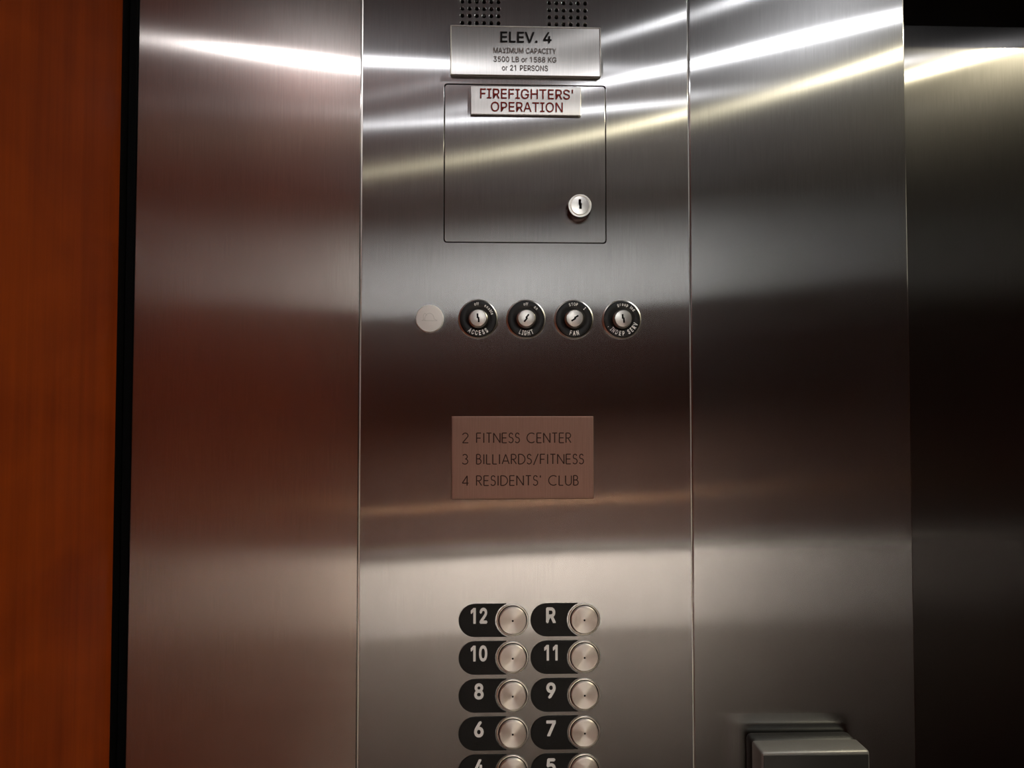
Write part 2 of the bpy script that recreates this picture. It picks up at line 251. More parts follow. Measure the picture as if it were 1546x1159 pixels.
'S': (447, ('224 -9 197 -8 172 -4 149 1 128 9 108 19 91 31 76 45 64 60 54 77 46 96 41 115 38 137 104 137 107 123 110 110 116 98 123 88 132 79 142 71 154 64 166 59 180 55 194 52 209 50 224 49 241 50 257 52 272 55 286 60 299 66 311 74 321 82 329 92 336 102 341 114 345 126 346 139 345 151 342 161 338 171 332 179 325 186 316 193 307 199 296 205 284 209 272 214 259 218 245 222 184 239 154 249 128 260 105 274 86 289 71 307 60 326 54 348 52 372 53 393 58 413 65 431 75 448 87 463 102 476 119 488 138 498 158 506 180 511 203 514 227 516 252 514 275 511 296 505 316 498 334 488 351 476 365 463 377 449 387 433 394 415 399 397 401 378 337 378 334 396 326 412 316 426 302 437 286 447 267 453 247 457 225 459 209 458 194 456 180 452 167 448 156 442 145 435 136 427 129 418 123 409 118 398 116 387 115 376 116 363 119 352 124 342 131 334 139 326 148 319 158 313 169 308 180 304 191 300 202 296 212 293 264 279 276 276 287 272 299 268 312 264 324 258 336 252 347 245 359 238 369 229 379 220 387 209 395 198 401 185 405 171 407 155 408 139 407 118 403 99 396 81 386 64 374 48 360 34 343 21 323 11 302 2 278 -4 252 -8',)),
'T': (449, ('32 452 32 509 417 509 417 452 257 452 257 0 193 0 193 452',)),
'U': (517, ('259 -8 230 -7 203 -2 177 5 154 15 133 28 114 43 98 60 85 80 74 101 66 124 62 148 60 173 60 509 124 509 124 178 125 160 128 144 133 128 141 113 150 99 160 87 173 77 187 68 203 61 220 56 239 53 259 52 279 53 298 56 315 61 331 68 345 77 357 87 368 99 377 113 384 128 389 144 392 160 393 178 393 509 457 509 457 173 456 148 451 124 443 101 433 80 419 60 403 43 384 28 363 15 340 5 315 -2 288 -7',)),
'V': (480, ('204 0 16 509 84 509 192 206 197 192 203 176 209 158 215 137 222 115 230 89 239 61 248 31 235 31 244 62 252 90 260 115 267 138 274 158 279 176 285 192 290 206 395 509 463 509 278 0',)),
'X': (474, ('18 0 217 284 217 236 29 509 104 509 178 400 185 389 192 379 198 370 204 361 209 353 214 345 219 337 223 329 228 321 233 312 238 302 243 292 232 292 252 329 257 337 261 345 266 353 272 361 298 400 374 509 446 509 259 239 259 287 456 0 382 0 292 129 268 165 263 173 259 180 254 188 250 195 245 203 241 212 236 221 230 231 244 231 239 222 235 213 230 204 225 196 221 189 216 181 211 174 206 166 182 129 91 0',)),
'Y': (472, ('203 0 203 208 16 509 91 509 192 344 200 331 208 318 215 305 222 292 229 279 236 264 243 248 250 230 224 230 231 248 237 265 244 280 251 293 258 306 265 318 273 331 280 344 381 509 455 509 268 208 268 0',)),
'a': (389, ('160 -9 142 -8 126 -5 110 -1 94 5 80 12 68 22 57 32 48 45 40 58 35 73 31 90 30 108 31 123 34 138 38 150 43 161 50 171 58 179 67 187 78 193 89 199 100 203 112 207 125 211 138 213 152 216 165 218 178 220 234 227 244 228 252 230 259 232 265 235 270 238 273 243 275 248 276 255 276 257 275 268 273 279 271 288 267 297 262 304 256 311 248 317 240 322 230 326 220 329 208 330 196 331 183 330 171 329 159 326 149 322 140 318 132 313 124 307 118 301 112 294 107 288 103 281 100 274 41 291 48 308 57 322 67 335 79 346 91 355 104 364 118 370 133 375 148 379 163 382 179 384 194 384 204 384 215 383 227 382 239 379 251 376 263 372 275 367 286 360 296 353 306 343 315 333 322 320 329 306 333 290 336 272 337 251 337 0 277 0 277 52 272 52 269 45 264 38 258 32 252 25 244 18 236 12 226 6 215 1 203 -3 190 -6 176 -8', '170 45 187 46 202 49 216 53 228 59 239 66 248 74 257 83 263 93 269 104 272 115 275 126 276 138 276 190 273 188 270 186 265 184 259 182 253 180 246 179 239 177 231 176 200 171 175 168 165 166 154 164 144 162 134 159 125 155 117 150 110 145 103 139 98 132 95 124 93 115 92 105 92 95 94 87 98 79 102 72 107 66 114 61 121 56 130 52 139 49 149 47 159 46')),
'b': (424, ('229 -8 213 -7 198 -5 184 -1 172 4 162 10 153 17 145 24 138 31 132 39 127 46 122 53 118 59 112 59 112 0 53 0 53 509 114 509 114 319 118 319 122 325 127 331 132 338 137 346 144 353 152 360 161 367 171 373 183 378 197 381 212 384 229 384 252 383 274 378 294 371 313 361 330 347 345 332 359 313 370 293 379 270 385 245 389 218 390 189 389 160 385 133 379 108 370 84 359 64 346 45 330 29 313 16 294 5 274 -2 252 -7', '220 47 237 48 253 51 267 57 279 66 291 76 301 88 309 101 316 117 321 133 325 151 327 170 328 189 327 209 325 227 321 245 316 261 309 276 301 290 291 301 280 311 267 319 253 325 237 329 220 330 203 329 188 325 174 320 161 312 150 302 140 291 132 278 125 263 120 247 116 229 113 210 113 189 113 169 116 150 120 132 125 115 132 100 140 86 150 75 162 65 174 57 188 51 204 48')),
'd': (424, ('195 -8 172 -7 151 -2 130 5 111 16 94 29 79 45 66 64 55 84 46 108 39 133 35 160 34 189 35 218 39 245 46 270 55 293 66 313 79 332 95 347 112 361 131 371 151 378 173 383 196 384 213 384 228 381 241 378 253 373 263 367 272 360 280 353 287 346 293 338 298 331 303 325 306 319 311 319 311 509 372 509 372 0 313 0 313 59 307 59 303 53 298 46 293 39 287 31 280 24 272 17 263 10 252 4 241 -1 227 -5 212 -7', '205 47 221 48 236 51 250 57 263 65 274 75 284 86 293 100 299 115 305 132 309 150 311 169 312 189 311 210 309 229 305 247 300 263 293 278 284 291 275 302 263 312 251 320 237 325 221 329 205 330 187 329 172 325 157 319 145 311 133 301 124 290 115 276 108 261 103 245 99 227 97 209 96 189 97 170 99 151 103 133 109 117 115 101 124 88 134 76 145 66 158 57 172 51 188 48')),
'e': (404, ('212 -8 185 -7 161 -2 138 6 117 16 98 30 82 46 68 64 56 85 46 108 40 132 35 159 34 187 35 215 39 242 46 267 55 290 67 311 81 329 97 346 115 359 135 370 157 378 180 383 205 384 221 384 236 382 251 379 266 374 280 368 294 361 307 351 319 341 331 329 341 315 350 299 357 282 363 263 368 242 370 219 371 194 371 169 75 169 75 221 338 221 310 202 309 220 307 237 303 254 298 269 291 282 283 294 273 305 263 314 250 321 237 326 222 329 205 330 189 329 173 326 159 321 146 313 135 304 125 294 116 282 109 270 103 256 99 241 97 226 96 211 96 178 97 157 100 139 104 122 110 106 118 92 128 80 139 70 151 61 165 55 179 50 195 47 212 46 224 47 234 48 244 50 254 53 263 56 271 61 278 66 285 73 292 80 297 88 302 96 306 105 365 91 360 77 353 63 345 51 335 39 324 29 311 19 298 11 283 4 266 -1 249 -5 231 -7',)),
'f': (254, ('228 379 228 327 6 327 6 379', '81 0 81 432 82 447 84 461 89 474 96 486 104 496 113 505 124 513 135 519 148 524 161 527 174 529 187 530 197 530 207 529 215 528 222 527 229 525 234 524 239 522 243 521 227 468 215 472 211 473 206 473 200 474 195 474 182 473 171 470 162 466 154 460 149 452 145 443 142 431 142 419 142 0')),
'g': (425, ('207 -151 187 -150 168 -148 150 -144 134 -140 119 -134 105 -127 93 -119 82 -110 73 -101 64 -91 57 -80 51 -69 101 -41 106 -47 110 -53 116 -59 122 -66 128 -72 136 -78 145 -83 154 -88 165 -92 178 -95 192 -97 207 -97 229 -96 249 -92 267 -85 282 -75 295 -62 304 -47 310 -28 311 -6 311 68 306 68 302 62 298 56 293 49 287 41 280 34 272 28 263 21 252 16 241 11 227 8 212 5 195 5 173 6 152 10 132 17 113 27 95 39 80 53 67 71 55 90 46 112 39 136 35 163 34 191 35 220 39 246 46 271 55 293 66 314 80 332 95 347 112 361 131 371 152 378 173 383 196 384 213 384 228 382 242 378 253 373 264 367 273 360 281 353 288 346 294 338 299 331 304 325 308 319 313 319 313 379 372 379 372 -9 371 -32 367 -54 360 -73 350 -90 338 -104 324 -117 308 -127 291 -136 271 -142 251 -147 229 -150', '205 59 222 60 237 63 251 68 264 75 275 84 285 95 293 107 300 121 305 137 309 154 312 172 312 193 312 212 309 231 305 248 300 264 293 278 285 291 275 303 264 312 251 320 237 325 222 329 205 330 188 329 172 325 158 320 145 312 134 302 124 290 115 277 109 262 103 246 99 229 97 212 96 193 97 173 99 155 103 138 109 123 116 108 124 96 134 85 145 76 158 68 172 63 188 60')),
'i': (167, ('53 0 53 379 114 379 114 0', '84 443 75 444 67 446 60 449 54 455 48 461 44 468 42 475 41 483 42 491 44 499 48 506 54 512 60 517 67 521 75 523 84 524 92 523 100 521 107 517 114 512 119 506 123 499 126 491 126 483 126 475 123 468 119 461 114 455 107 449 100 446 92 444')),
'l': (189, ('139 -2 119 -1 101 3 86 10 74 20 65 33 58 47 54 65 53 84 53 509 114 509 114 99 114 87 115 77 117 68 120 62 124 58 130 54 137 53 146 52 160 53 170 54 181 3 162 -1 156 -2 151 -2 145 -2',)),
'n': (410, ('114 227 114 0 53 0 53 379 112 379 112 287 102 287 112 312 124 332 137 349 152 362 169 372 187 379 207 383 227 384 246 383 264 380 280 376 295 369 309 360 321 349 332 336 341 321 348 304 353 285 356 264 357 240 357 0 296 0 296 235 295 256 290 275 283 291 273 304 260 315 246 323 229 328 210 329 197 328 184 326 172 322 161 317 150 311 141 303 133 293 126 283 121 271 117 257 114 243',)),
'o': (415, ('207 -8 182 -7 159 -2 137 6 117 16 98 30 82 46 68 64 56 85 46 108 40 133 36 159 34 187 36 216 40 243 46 268 56 291 68 312 82 330 98 346 117 360 137 371 159 378 182 383 207 384 233 383 256 378 278 371 299 360 317 346 333 330 347 312 359 291 369 268 376 243 380 216 381 187 380 159 376 133 369 108 359 85 347 64 333 46 317 30 299 16 278 6 256 -2 233 -7', '207 46 226 48 242 51 257 57 270 66 282 76 292 89 300 102 307 117 312 134 316 151 318 169 319 187 318 206 316 224 312 242 307 258 300 274 292 287 282 300 270 310 257 319 242 325 226 329 207 330 189 329 173 325 158 319 145 310 134 300 124 287 115 274 108 258 103 242 99 224 97 206 96 187 97 169 99 151 103 134 108 117 115 102 124 89 134 76 145 66 158 57 173 51 189 48')),
'p': (424, ('53 -143 53 379 112 379 112 319 118 319 122 325 126 331 131 338 137 346 144 353 152 360 161 367 171 373 183 378 197 381 212 384 229 384 252 383 274 378 294 371 313 361 330 347 345 332 359 313 370 293 379 270 385 245 389 218 390 189 389 160 385 133 379 108 370 84 359 64 346 45 330 29 313 16 294 5 274 -2 252 -7 229 -8 213 -7 198 -5 184 -1 173 4 162 10 153 17 145 24 138 31 132 39 127 46 122 53 118 59 114 59 114 -143', '220 47 237 48 253 51 267 57 279 66 291 76 301 88 309 101 316 117 321 133 325 151 327 170 328 189 327 209 325 227 321 245 316 261 309 276 301 290 291 301 280 311 267 319 253 325 237 329 220 330 203 329 188 325 174 320 161 312 150 302 140 291 132 278 125 263 120 247 116 229 113 210 113 189 113 169 116 150 120 132 125 115 132 100 140 86 150 75 162 65 174 57 188 51 204 48')),
'r': (259, ('53 0 53 379 112 379 112 321 115 321 122 335 130 347 140 358 152 367 166 375 181 380 196 384 213 385 229 384 243 384 243 322 230 324 224 325 219 325 213 326 207 326 194 325 182 323 170 319 159 315 149 309 140 301 132 293 126 284 121 273 117 262 114 250 114 237 114 0',)),
'u': (410, ('182 -5 164 -4 146 -1 130 4 115 11 101 20 89 31 78 44 69 59 62 76 57 95 54 116 53 139 53 379 114 379 114 144 115 123 119 105 127 89 137 75 150 64 164 56 181 52 200 50 213 51 226 53 238 57 249 62 259 69 268 77 276 86 283 97 289 109 293 122 295 137 296 153 296 379 357 379 357 0 298 0 298 92 307 92 297 67 286 47 272 30 257 17 240 7 222 0 203 -4',)),
}
def text_mesh(s, h, width=None, bold=0., extr=.0001, spacing=1., center=True):
    """lettering of cap height h, squeezed to the given width, centred on x = 0 with its baseline on z = 0"""
    layers = {}; adv = 0          # strokes of one letter that cross are filled one by one
    def area(q): return sum(q[i][0]*q[(i+1) % len(q)][1]-q[(i+1) % len(q)][0]*q[i][1] for i in range(len(q)))/2
    for ch in s:
        if ch == ' ': adv += .22; continue
        wv, loops = GLYPHS[ch]
        ls = []
        for lp in loops:
            t = [int(v)/1000 for v in lp.split()]; ls.append(list(zip(t[0::2], t[1::2])))
        ls.sort(key=lambda q: -abs(area(q))); sg = area(ls[0]) > 0
        outer = [q for q in ls if (area(q) > 0) == sg]; holes_ = [q for q in ls if (area(q) > 0) != sg]
        for k, q in enumerate(outer): layers.setdefault(k, []).append([(adv+x, z) for x, z in q])
        for q in holes_:
            cx = sum(p[0] for p in q)/len(q); cz = sum(p[1] for p in q)/len(q)
            k = min((k for k, o in enumerate(outer) if min(p[0] for p in o) < cx < max(p[0] for p in o) and min(p[1] for p in o) < cz < max(p[1] for p in o)),
                    key=lambda k: abs(area(outer[k])), default=0)
            layers[k].append([(adv+x, z) for x, z in q])
        adv += wv/1000*spacing
    bm = bmesh.new()
    for k in layers:
        c = bpy.data.curves.new('t', 'CURVE'); c.dimensions = '2D'; c.fill_mode = 'FRONT'
        for lp in layers[k]:
            sp = c.splines.new('POLY'); sp.points.add(len(lp)-1); sp.use_cyclic_u = True
            for p, (x, z) in zip(sp.points, lp): p.co = (x, z, 0, 1)
        me = curve_to_mesh(c, 'lettering', -.00006*k); bm.from_mesh(me); bpy.data.meshes.remove(me)
    wd = bold*.5                    # weight: a pen of this radius run round every outline
    if wd:
        for k in layers:
            for lp in layers[k]:
                n = len(lp)
                for i in range(n):
                    (ax_, az_), (bx_, bz_) = lp[i], lp[(i+1) % n]
                    L_ = math.hypot(bx_-ax_, bz_-az_) or 1
                    dx, dz = -(bz_-az_)/L_*wd, (bx_-ax_)/L_*wd; y = -.00012-.00003*(i % 3)
                    bm.faces.new([bm.verts.new(p) for p in ((ax_+dx, y, az_+dz), (ax_-dx, y, az_-dz), (bx_-dx, y, bz_-dz), (bx_+dx, y, bz_+dz))])
                    if n < 24: m_ = wd*.9; bm.faces.new([bm.verts.new((ax_+p*m_, -.00022, az_+q*m_)) for p, q in ((1, 1), (-1, 1), (-1, -1), (1, -1))])
    x0 = min(v.co.x for v in bm.verts); x1 = max(v.co.x for v in bm.verts)
    k = h/(.509+2*wd); kx = (width/(x1-x0)) if width else k
    for v in bm.verts: v.co = Vector(((v.co.x-(x0+x1)/2)*kx, v.co.y-extr, (v.co.z+wd)*k))
    return bm
def text(s, h, width, mat, parent, x, y, z, bold=0., extr=.0002, name='lettering', spacing=1.):
    return obj(name, text_mesh(s, h, width, bold, extr, spacing), mat, parent, loc=(x, y, z))
def join_bm(dst, src, M):
    me = bpy.data.meshes.new('t'); src.to_mesh(me); src.free(); me.transform(M); dst.from_mesh(me); bpy.data.meshes.remove(me)
def arc_text(dst, s, h, radius, mid_deg, bottom=False, bold=.02, squeeze=1., gap=1.25):
    """letters round a circle; mid_deg measured from +x, anticlockwise as seen from the room"""
    wd = {'I': .45, 'i': .4, 'f': .55, 'l': .4, '.': .4, ' ': .6, 'M': 1.2}
    ws = [wd.get(ch, 1.)*h*.8*gap*squeeze for ch in s]; tot = sum(ws)/radius
    a = math.radians(mid_deg) + (-tot/2 if bottom else tot/2)
    for ch, wv in zip(s, ws):
        da = wv/radius/2; a += da if bottom else -da
        if ch != ' ':
            b = text_mesh(ch, h, None, bold, .0002)
            rr = radius+(h if bottom else 0)
            rot = a+PI/2 if bottom else a-PI/2
            M = Matrix.Translation((rr*math.cos(a), 0, rr*math.sin(a))) @ Matrix.Rotation(-rot, 4, 'Y') @ Matrix.Diagonal((squeeze, 1, 1, 1))
            join_bm(dst, b, M)
        a += da if bottom else -da
    return dst
def strokes(lines, rad, flat=.5):
    """round-ended pen strokes (x, z) as a mesh lying on y = 0"""
    c = bpy.data.curves.new('s', 'CURVE'); c.dimensions = '3D'; c.bevel_depth = rad; c.bevel_resolution = 1; c.use_fill_caps = True
    segs = []
    for ln in lines:             # a pen stroke is broken where it turns sharply
        cur = [ln[0]]
        for i in range(1, len(ln)):
            cur.append(ln[i])
            if i < len(ln)-1:
                a1 = math.atan2(ln[i][1]-ln[i-1][1], ln[i][0]-ln[i-1][0]); a2 = math.atan2(ln[i+1][1]-ln[i][1], ln[i+1][0]-ln[i][0])
                if abs((a2-a1+PI) % (2*PI)-PI) > .9: segs.append(cur); cur = [ln[i]]
        segs.append(cur)
    for ln in segs:
        s = c.splines.new('POLY'); s.points.add(len(ln)-1)
        for p, (x, z) in zip(s.points, ln): p.co = (x, 0, z, 1)
    me = curve_to_mesh(c, 'strokes', 0, rotate=False)
    me.transform(Matrix.Diagonal((1, flat, 1, 1)))
    return me
def arc(cx, cz, rx, rz, a0, a1, n=8):
    return [(cx+rx*math.cos(math.radians(a0+(a1-a0)*k/n)), cz+rz*math.sin(math.radians(a0+(a1-a0)*k/n))) for k in range(n+1)]

# ------------------------------------------------------------------ setting: cab shell
def Z(dz): return CZ+dz
wf = struct('wall_front')
PIV = 1.75
def tilted(o, deg, x=0):       # sheets hang a fraction of a degree out of true
    o.rotation_euler.x = -math.radians(deg); return o
pl = tilted(obj('steel_panel', box_bm(-.3185, -.1150, 0, .02, -PIV+.01, CEIL-PIV, .0010, 2), STEEL_L, wf, loc=(0, 0, PIV)), .18)
pr = tilted(obj('steel_panel', box_bm(.1895, .3955, 0, .085, -PIV+.01, CEIL-PIV, .0012, 2), STEEL_R, wf, loc=(0, 0, PIV)), -.10)
# centre sheet: hole for the cabinet door and two grids of drilled sound holes
DX0, DX1, DZ0, DZ1 = -.0386, .1111, Z(.1550), Z(.3024)
gx = [(-.0222, 6), (.0588, 6)]; pitchh = .00672
holes = [rrect(DX0-.0004, DX1+.0004, DZ0-.0004, DZ1+.0004, .0030)]
for x0, n in gx:
    for i in range(n):
        for j in range(7):
            holes.append(circ(x0+i*pitchh, Z(.3603)+j*pitchh, .0019, 14))
cx0, cx1 = -.1137, .1883
cm = curve_mesh('steel_panel', [[(cx0, .01), (cx1, .01), (cx1, CEIL), (cx0, CEIL)]]+holes, .004, .004, .0002)
pc = link('steel_panel', cm, STEEL_C, wf)
obj('backing', box_bm(-.327, .40, .0215, .03, .01, CEIL), VOID, wf)
for gx0, gx1 in ((-.1150, -.1137), (.1883, .1895)): obj('seam_strip', box_bm(gx0-.0001, gx1+.0001, .0012, .0200, .01, CEIL), SATIN, wf)
obj('black_edge_strip', box_bm(-.327, -.3190, .001, .012, .01, CEIL, .0006, 1), REVEAL, wf)

sp = thing('speaker', 'pair of square drilled speaker grilles above the elevator number plate', 'speaker', (.037, .012, Z(.36)))
for x0, n in gx:
    cxx = x0+2.5*pitchh-.037
    obj('speaker_cloth', box_bm(cxx-.022, cxx+.022, -.006, .0, -.006, .050, .001, 1), VOID, sp)

# door recess and sliding door
dr = struct('door_1')
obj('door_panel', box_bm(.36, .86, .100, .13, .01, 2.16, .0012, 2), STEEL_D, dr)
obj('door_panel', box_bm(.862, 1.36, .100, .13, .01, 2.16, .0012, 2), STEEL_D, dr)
hd = struct('trim_1'); obj('header', box_bm(.3965, 1.31, -.001, .098, 2.10, CEIL, .001, 1), BOX_BLACK, hd)
fr = struct('wall_front_far'); fr.name = 'wall_front_right'
obj('steel_panel', box_bm(1.311, XR, 0, .085, .01, CEIL, .001, 1), STEEL_R, fr)

# left side wall: veneered panel and its black reveal
wl = struct('wall_left')
obj('wood_panel', box_bm(XL-.02, XL, -.86, -.0115, .12, CEIL-.0, .0008, 2), WOOD, wl)
obj('wood_panel', box_bm(XL-.02, XL, YB, -.866, .12, CEIL-.0, .0008, 2), WOOD, wl)
obj('backing', box_bm(XL-.03, XL-.0205, YB, .03, .0, CEIL), VOID, wl)
obj('black_reveal', box_bm(XL-.0205, XL-.0004, -.0112, .0300, .01, CEIL), REVEAL, wl)
wr = struct('wall_right')
for a, b in ((YB, -1.105), (-1.1, -.555), (-.55, -.0045)):
    obj('wood_panel', box_bm(XR, XR+.02, a, b, .12, 1.955, .001, 1), WOOD_SHADED, wr)
obj('frieze', box_bm(XR, XR+.02, YB, -.0, 1.96, CEIL, .001, 1), STEEL_BACK, wr)
wb = struct('wall_back')
for x0, x1, m1, m2 in ((XL, -.17, WOOD_BACK, WOOD_BACK), (-.17, .44, WOOD_BACK, SHIRT_PATCH), (.44, 1.16, WOOD_SHADED, WOOD_SHADED), (1.16, XR, WOOD_SHADED, WOOD_SHADED)):
    obj('wood_panel', box_bm(x0+.003, x1-.003, YB-.02, YB, 1.245, 1.945, .001, 1), m1, wb)
    obj('wainscot_panel', box_bm(x0+.003, x1-.003, YB-.02, YB+.002, .985, 1.225, .001, 1), m2, wb)  # the pale middle one is added for the shirt's bright reflection
    obj('wainscot_panel', box_bm(x0+.003, x1-.003, YB-.02, YB+.002, .12, .980, .001, 1), PATCH_FADE if m2 is SHIRT_PATCH else m2, wb)
    obj('frieze', box_bm(x0, x1-.003, YB-.02, YB, 1.955, CEIL, .001, 1), WOOD_SHADED if m2 is WOOD_SHADED else FRIEZE, wb)  # right bays take the shaded veneer, dimness painted in
obj('added_glint_strip', box_bm(-.10, .24, YB-.01, YB+.004, 1.362, 1.372, .002, 2), BRASS, wb)  # unseen strip added to make thin orange glints in the steel
obj('metal_strip', box_bm(XL, XR, YB-.01, YB+.012, 1.227, 1.243, .002, 2), SATIN, wb)
obj('backing', box_bm(XL-.03, XR+.03, YB-.03, YB-.021, 0, CEIL), VOID, wb)
fl = obj('floor', box_bm(XL-.03, XR+.03, YB-.03, .13, -.03, 0), FLOORM); fl['kind'] = 'structure'
ce = obj('ceiling', box_bm(XL-.03, XR+.03, YB-.03, .13, CEIL, CEIL+.03), CEILM); ce['kind'] = 'structure'
for i, ((x, y, *_r), g) in enumerate(zip(LAMPS, GLOW)):
    r = _r[2]
    t = thing('downlight', 'small round recessed ceiling downlight in a chrome ring, ' + r_where[(x, y)], 'lamp', (x, y, CEIL), 'downlights in the cab ceiling')
    bm = lathe([(r+.001, 0), (r+.001, -.003), (r+.006, -.003), (r+.008, 0)], 32)
    bmesh.ops.rotate(bm, verts=bm.verts, cent=(0, 0, 0), matrix=Matrix.Rotation(PI/2, 3, 'X'))
    obj('ring', bm, CHROME, t, True)
    if i in TILT:                # eyeball head: a cup round each added spot
        bm = lathe([(r+.002, .004), (r+.005, .004), (r+.005, -.016), (0, -.022), (0, -.018), (r+.002, -.012), (r+.002, .004)], 32)
        bmesh.ops.rotate(bm, verts=bm.verts, cent=(0, 0, 0), matrix=Matrix.Rotation(-math.radians(TILT[i][0]), 3, 'X') @ Matrix.Rotation(-PI/2, 3, 'X'))
        obj('added_spot_head', bm, CHROME, t, True, (0, 0, -.040)); g.parent = t; g.location = (0, 0, -.040); continue
    bm = lathe([(0, -.001), (r, -.001)], 32); bmesh.ops.rotate(bm, verts=bm.verts, cent=(0, 0, 0), matrix=Matrix.Rotation(PI/2, 3, 'X'))
    obj('lens', bm, LENS, t)
    g.parent = t; g.location = (0, 0, -.004)

# handrails behind the camera
def rail(name, label, p0, p1, outx, outy):
    t = thing(name, label, 'handrail', p0)
    v = Vector(p1)-Vector(p0); bm = bmesh.new()
    q = Vector((0, 0, 1)).rotation_difference(v.normalized()).to_matrix().to_4x4()
    bmesh.ops.create_cone(bm, cap_ends=True, segments=24, radius1=.019, radius2=.019, depth=v.length, matrix=Matrix.Translation(v/2) @ q)
    obj('rail', bm, SATIN, t, True)
    for f in (.12, .88):
        c = v*f; bm = bmesh.new()
        d = Vector((outx, outy, 0)); q2 = Vector((0, 0, 1)).rotation_difference(d.normalized()).to_matrix().to_4x4()
        bmesh.ops.create_cone(bm, cap_ends=True, segments=16, radius1=.008, radius2=.008, depth=d.length, matrix=Matrix.Translation(c+d/2) @ q2)
        obj('bracket', bm, SATIN, t, True)
rail('handrail', 'round satin metal handrail along the wood-panelled left wall', (XL+.06, -1.5, .92), (XL+.06, -.30, .92), -.06, 0)

# ------------------------------------------------------------------ cabinet door with its sign and lock
cab = thing('cabinet_door', 'flush square steel door of the firefighters cabinet with a key lock', 'cabinet door', ((DX0+DX1)/2, 0, DZ0))
cw, ch = (DX1-DX0)/2-.0004, DZ1-DZ0
link('door_leaf', curve_mesh('door_leaf', [rrect(-cw, cw, .0004, ch-.0004, .0026)], .004, .0041, .0003), STEEL_C, cab)
lx, lz = .0853-(DX0+DX1)/2, .1862-.1550
bmk = lathe([(.0116, .0), (.0116, -.003), (.0110, -.0115), (.0106, -.0125)], 40)
o = obj('lock_body', bmk, plain('shaded_lock_body', (.10, .05, .04), .25, .9), cab, True, (lx, 0, lz))  # the dim cab it mirrors is put into the body's dark colour
face = obj('lock_face', lathe([(.0106, -.0120), (.0108, -.0130), (.0104, -.0138), (.0096, -.0138), (.0092, -.0128), (.0088, -.0128), (.0082, -.0145), (.0, -.0150)], 40), CHROME, o, True)
link('keyway', strokes([[(-.0002, .0050), (-.0004, .0015), (.0004, -.0012), (.0002, -.0038)], [(-.0012, .0012), (.0014, .0002)]], .0013, .35), VOID, o, loc=(0, -.0150, .0005))
def sign_plate(name, label, x0, x1, z0, z1, th, mat, y=0, bev=.0006):
    t = thing(name, label, 'sign', ((x0+x1)/2, y, z0))
    hw = (x1-x0)/2
    obj('plate', box_bm(-hw, hw, -th, 0, 0, z1-z0, bev, 2), mat, t)
    return t
ff = sign_plate('sign_plate', "small steel sign reading FIREFIGHTERS' OPERATION in red letters", -.0142, .0878, Z(.2730), Z(.2999), .0032, STEEL_SIGN, -.0002)
ex = .0368
text("FIREFIGHTERS'", .0092, .0860, RED_INK, ff, .0006, -.0033, .0149, .012)
text('OPERATION', .0090, .0665, RED_INK, ff, .0008, -.0033, .0028, .012)
ev = sign_plate('sign_plate', 'wide steel plate reading ELEV. 4 with maximum capacity lines, under the speaker holes', -.0332, .1062, Z(.3092), Z(.3556), .0046, STEEL_SIGN)
text('ELEV. 4', .0102, .0475, BLACK_INK, ev, .0002, -.0047, .0308, .030)
text('MAXIMUM CAPACITY', .0050, .0580, GREY_INK, ev, -.0008, -.0047, .0208, .014)
text('3500 LB or 1588 KG', .0050, .0580, GREY_INK, ev, -.0008, -.0047, .0126, .014)
text('or 21 PERSONS', .0050, .0425, GREY_INK, ev, -.0008, -.0047, .0046, .014)
edge = bmesh.new()
hw, hh = .0697, .0464
for a in ((-hw, hw, hh-.0011, hh), (-hw, -hw+.0009, 0, hh), (hw-.0009, hw, 0, hh)):
    box_bm(a[0], a[1], -.0051, -.0045, a[2], a[3], .0002, 1, edge)
obj('raised_border', edge, SATIN, ev)

# ------------------------------------------------------------------ floor directory plaque
GL = {
 'F': (.50, [[(0, 0), (0, 1), (.5, 1)], [(0, .48), (.44, .48)]]),
 'I': (.10, [[(.05, 0), (.05, 1)]]),
 'T': (.56, [[(0, 1), (.56, 1)], [(.28, 1), (.28, 0)]]),
 'N': (.70, [[(0, 0), (0, 1), (.7, 0), (.7, 1)]]),
 'E': (.50, [[(.5, 1), (0, 1), (0, 0), (.5, 0)], [(0, .5), (.46, .5)]]),
 'S': (.46, [arc(.23, .76, .20, .24, 20, 230, 8)+arc(.21, .27, .25, .27, 60, -150, 9)]),
 'C': (.86, [arc(.5, .5, .5, .5, 50, 310, 16)]),
 'R': (.54, [[(0, 0), (0, 1), (.25, 1)]+arc(.25, .74, .26, .26, 90, -90, 7)+[(.02, .48)], [(.2, .48), (.54, 0)]]),
 'B': (.50, [[(0, 0), (0, 1), (.2, 1)]+arc(.22, .77, .20, .23, 90, -90, 6)+[(0, .54)], [(0, .54), (.2, .54)]+arc(.22, .27, .27, .27, 90, -90, 7)+[(0, 0)]]),
 'L': (.44, [[(0, 1), (0, 0), (.44, 0)]]),
 'A': (.76, [[(0, 0), (.38, 1), (.76, 0)], [(.12, .30), (.64, .30)]]),
 'D': (.70, [[(0, 0), (0, 1), (.2, 1)]+arc(.2, .5, .5, .5, 90, -90, 12)+[(0, 0)]]),
 'U': (.62, [[(0, 1), (0, .31)]+arc(.31, .31, .31, .31, 180, 360, 10)+[(.62, 1)]]),
 "'": (.10, [[(.05, 1.02), (.05, .80)]]), '/': (.50, [[(0, -.1), (.5, 1.05)]]), ' ': (.35, []),
 '2': (.5, [arc(.25, .74, .24, .26, 165, -20, 8)+[(.02, 0), (.52, 0)]]),
 '3': (.5, [arc(.22, .76, .21, .24, 150, -80, 8), arc(.22, .27, .26, .27, 85, -150, 9)]),
 '4': (.5, [[(.42, 0), (.42, 1), (.0, .25), (.54, .25)]])}
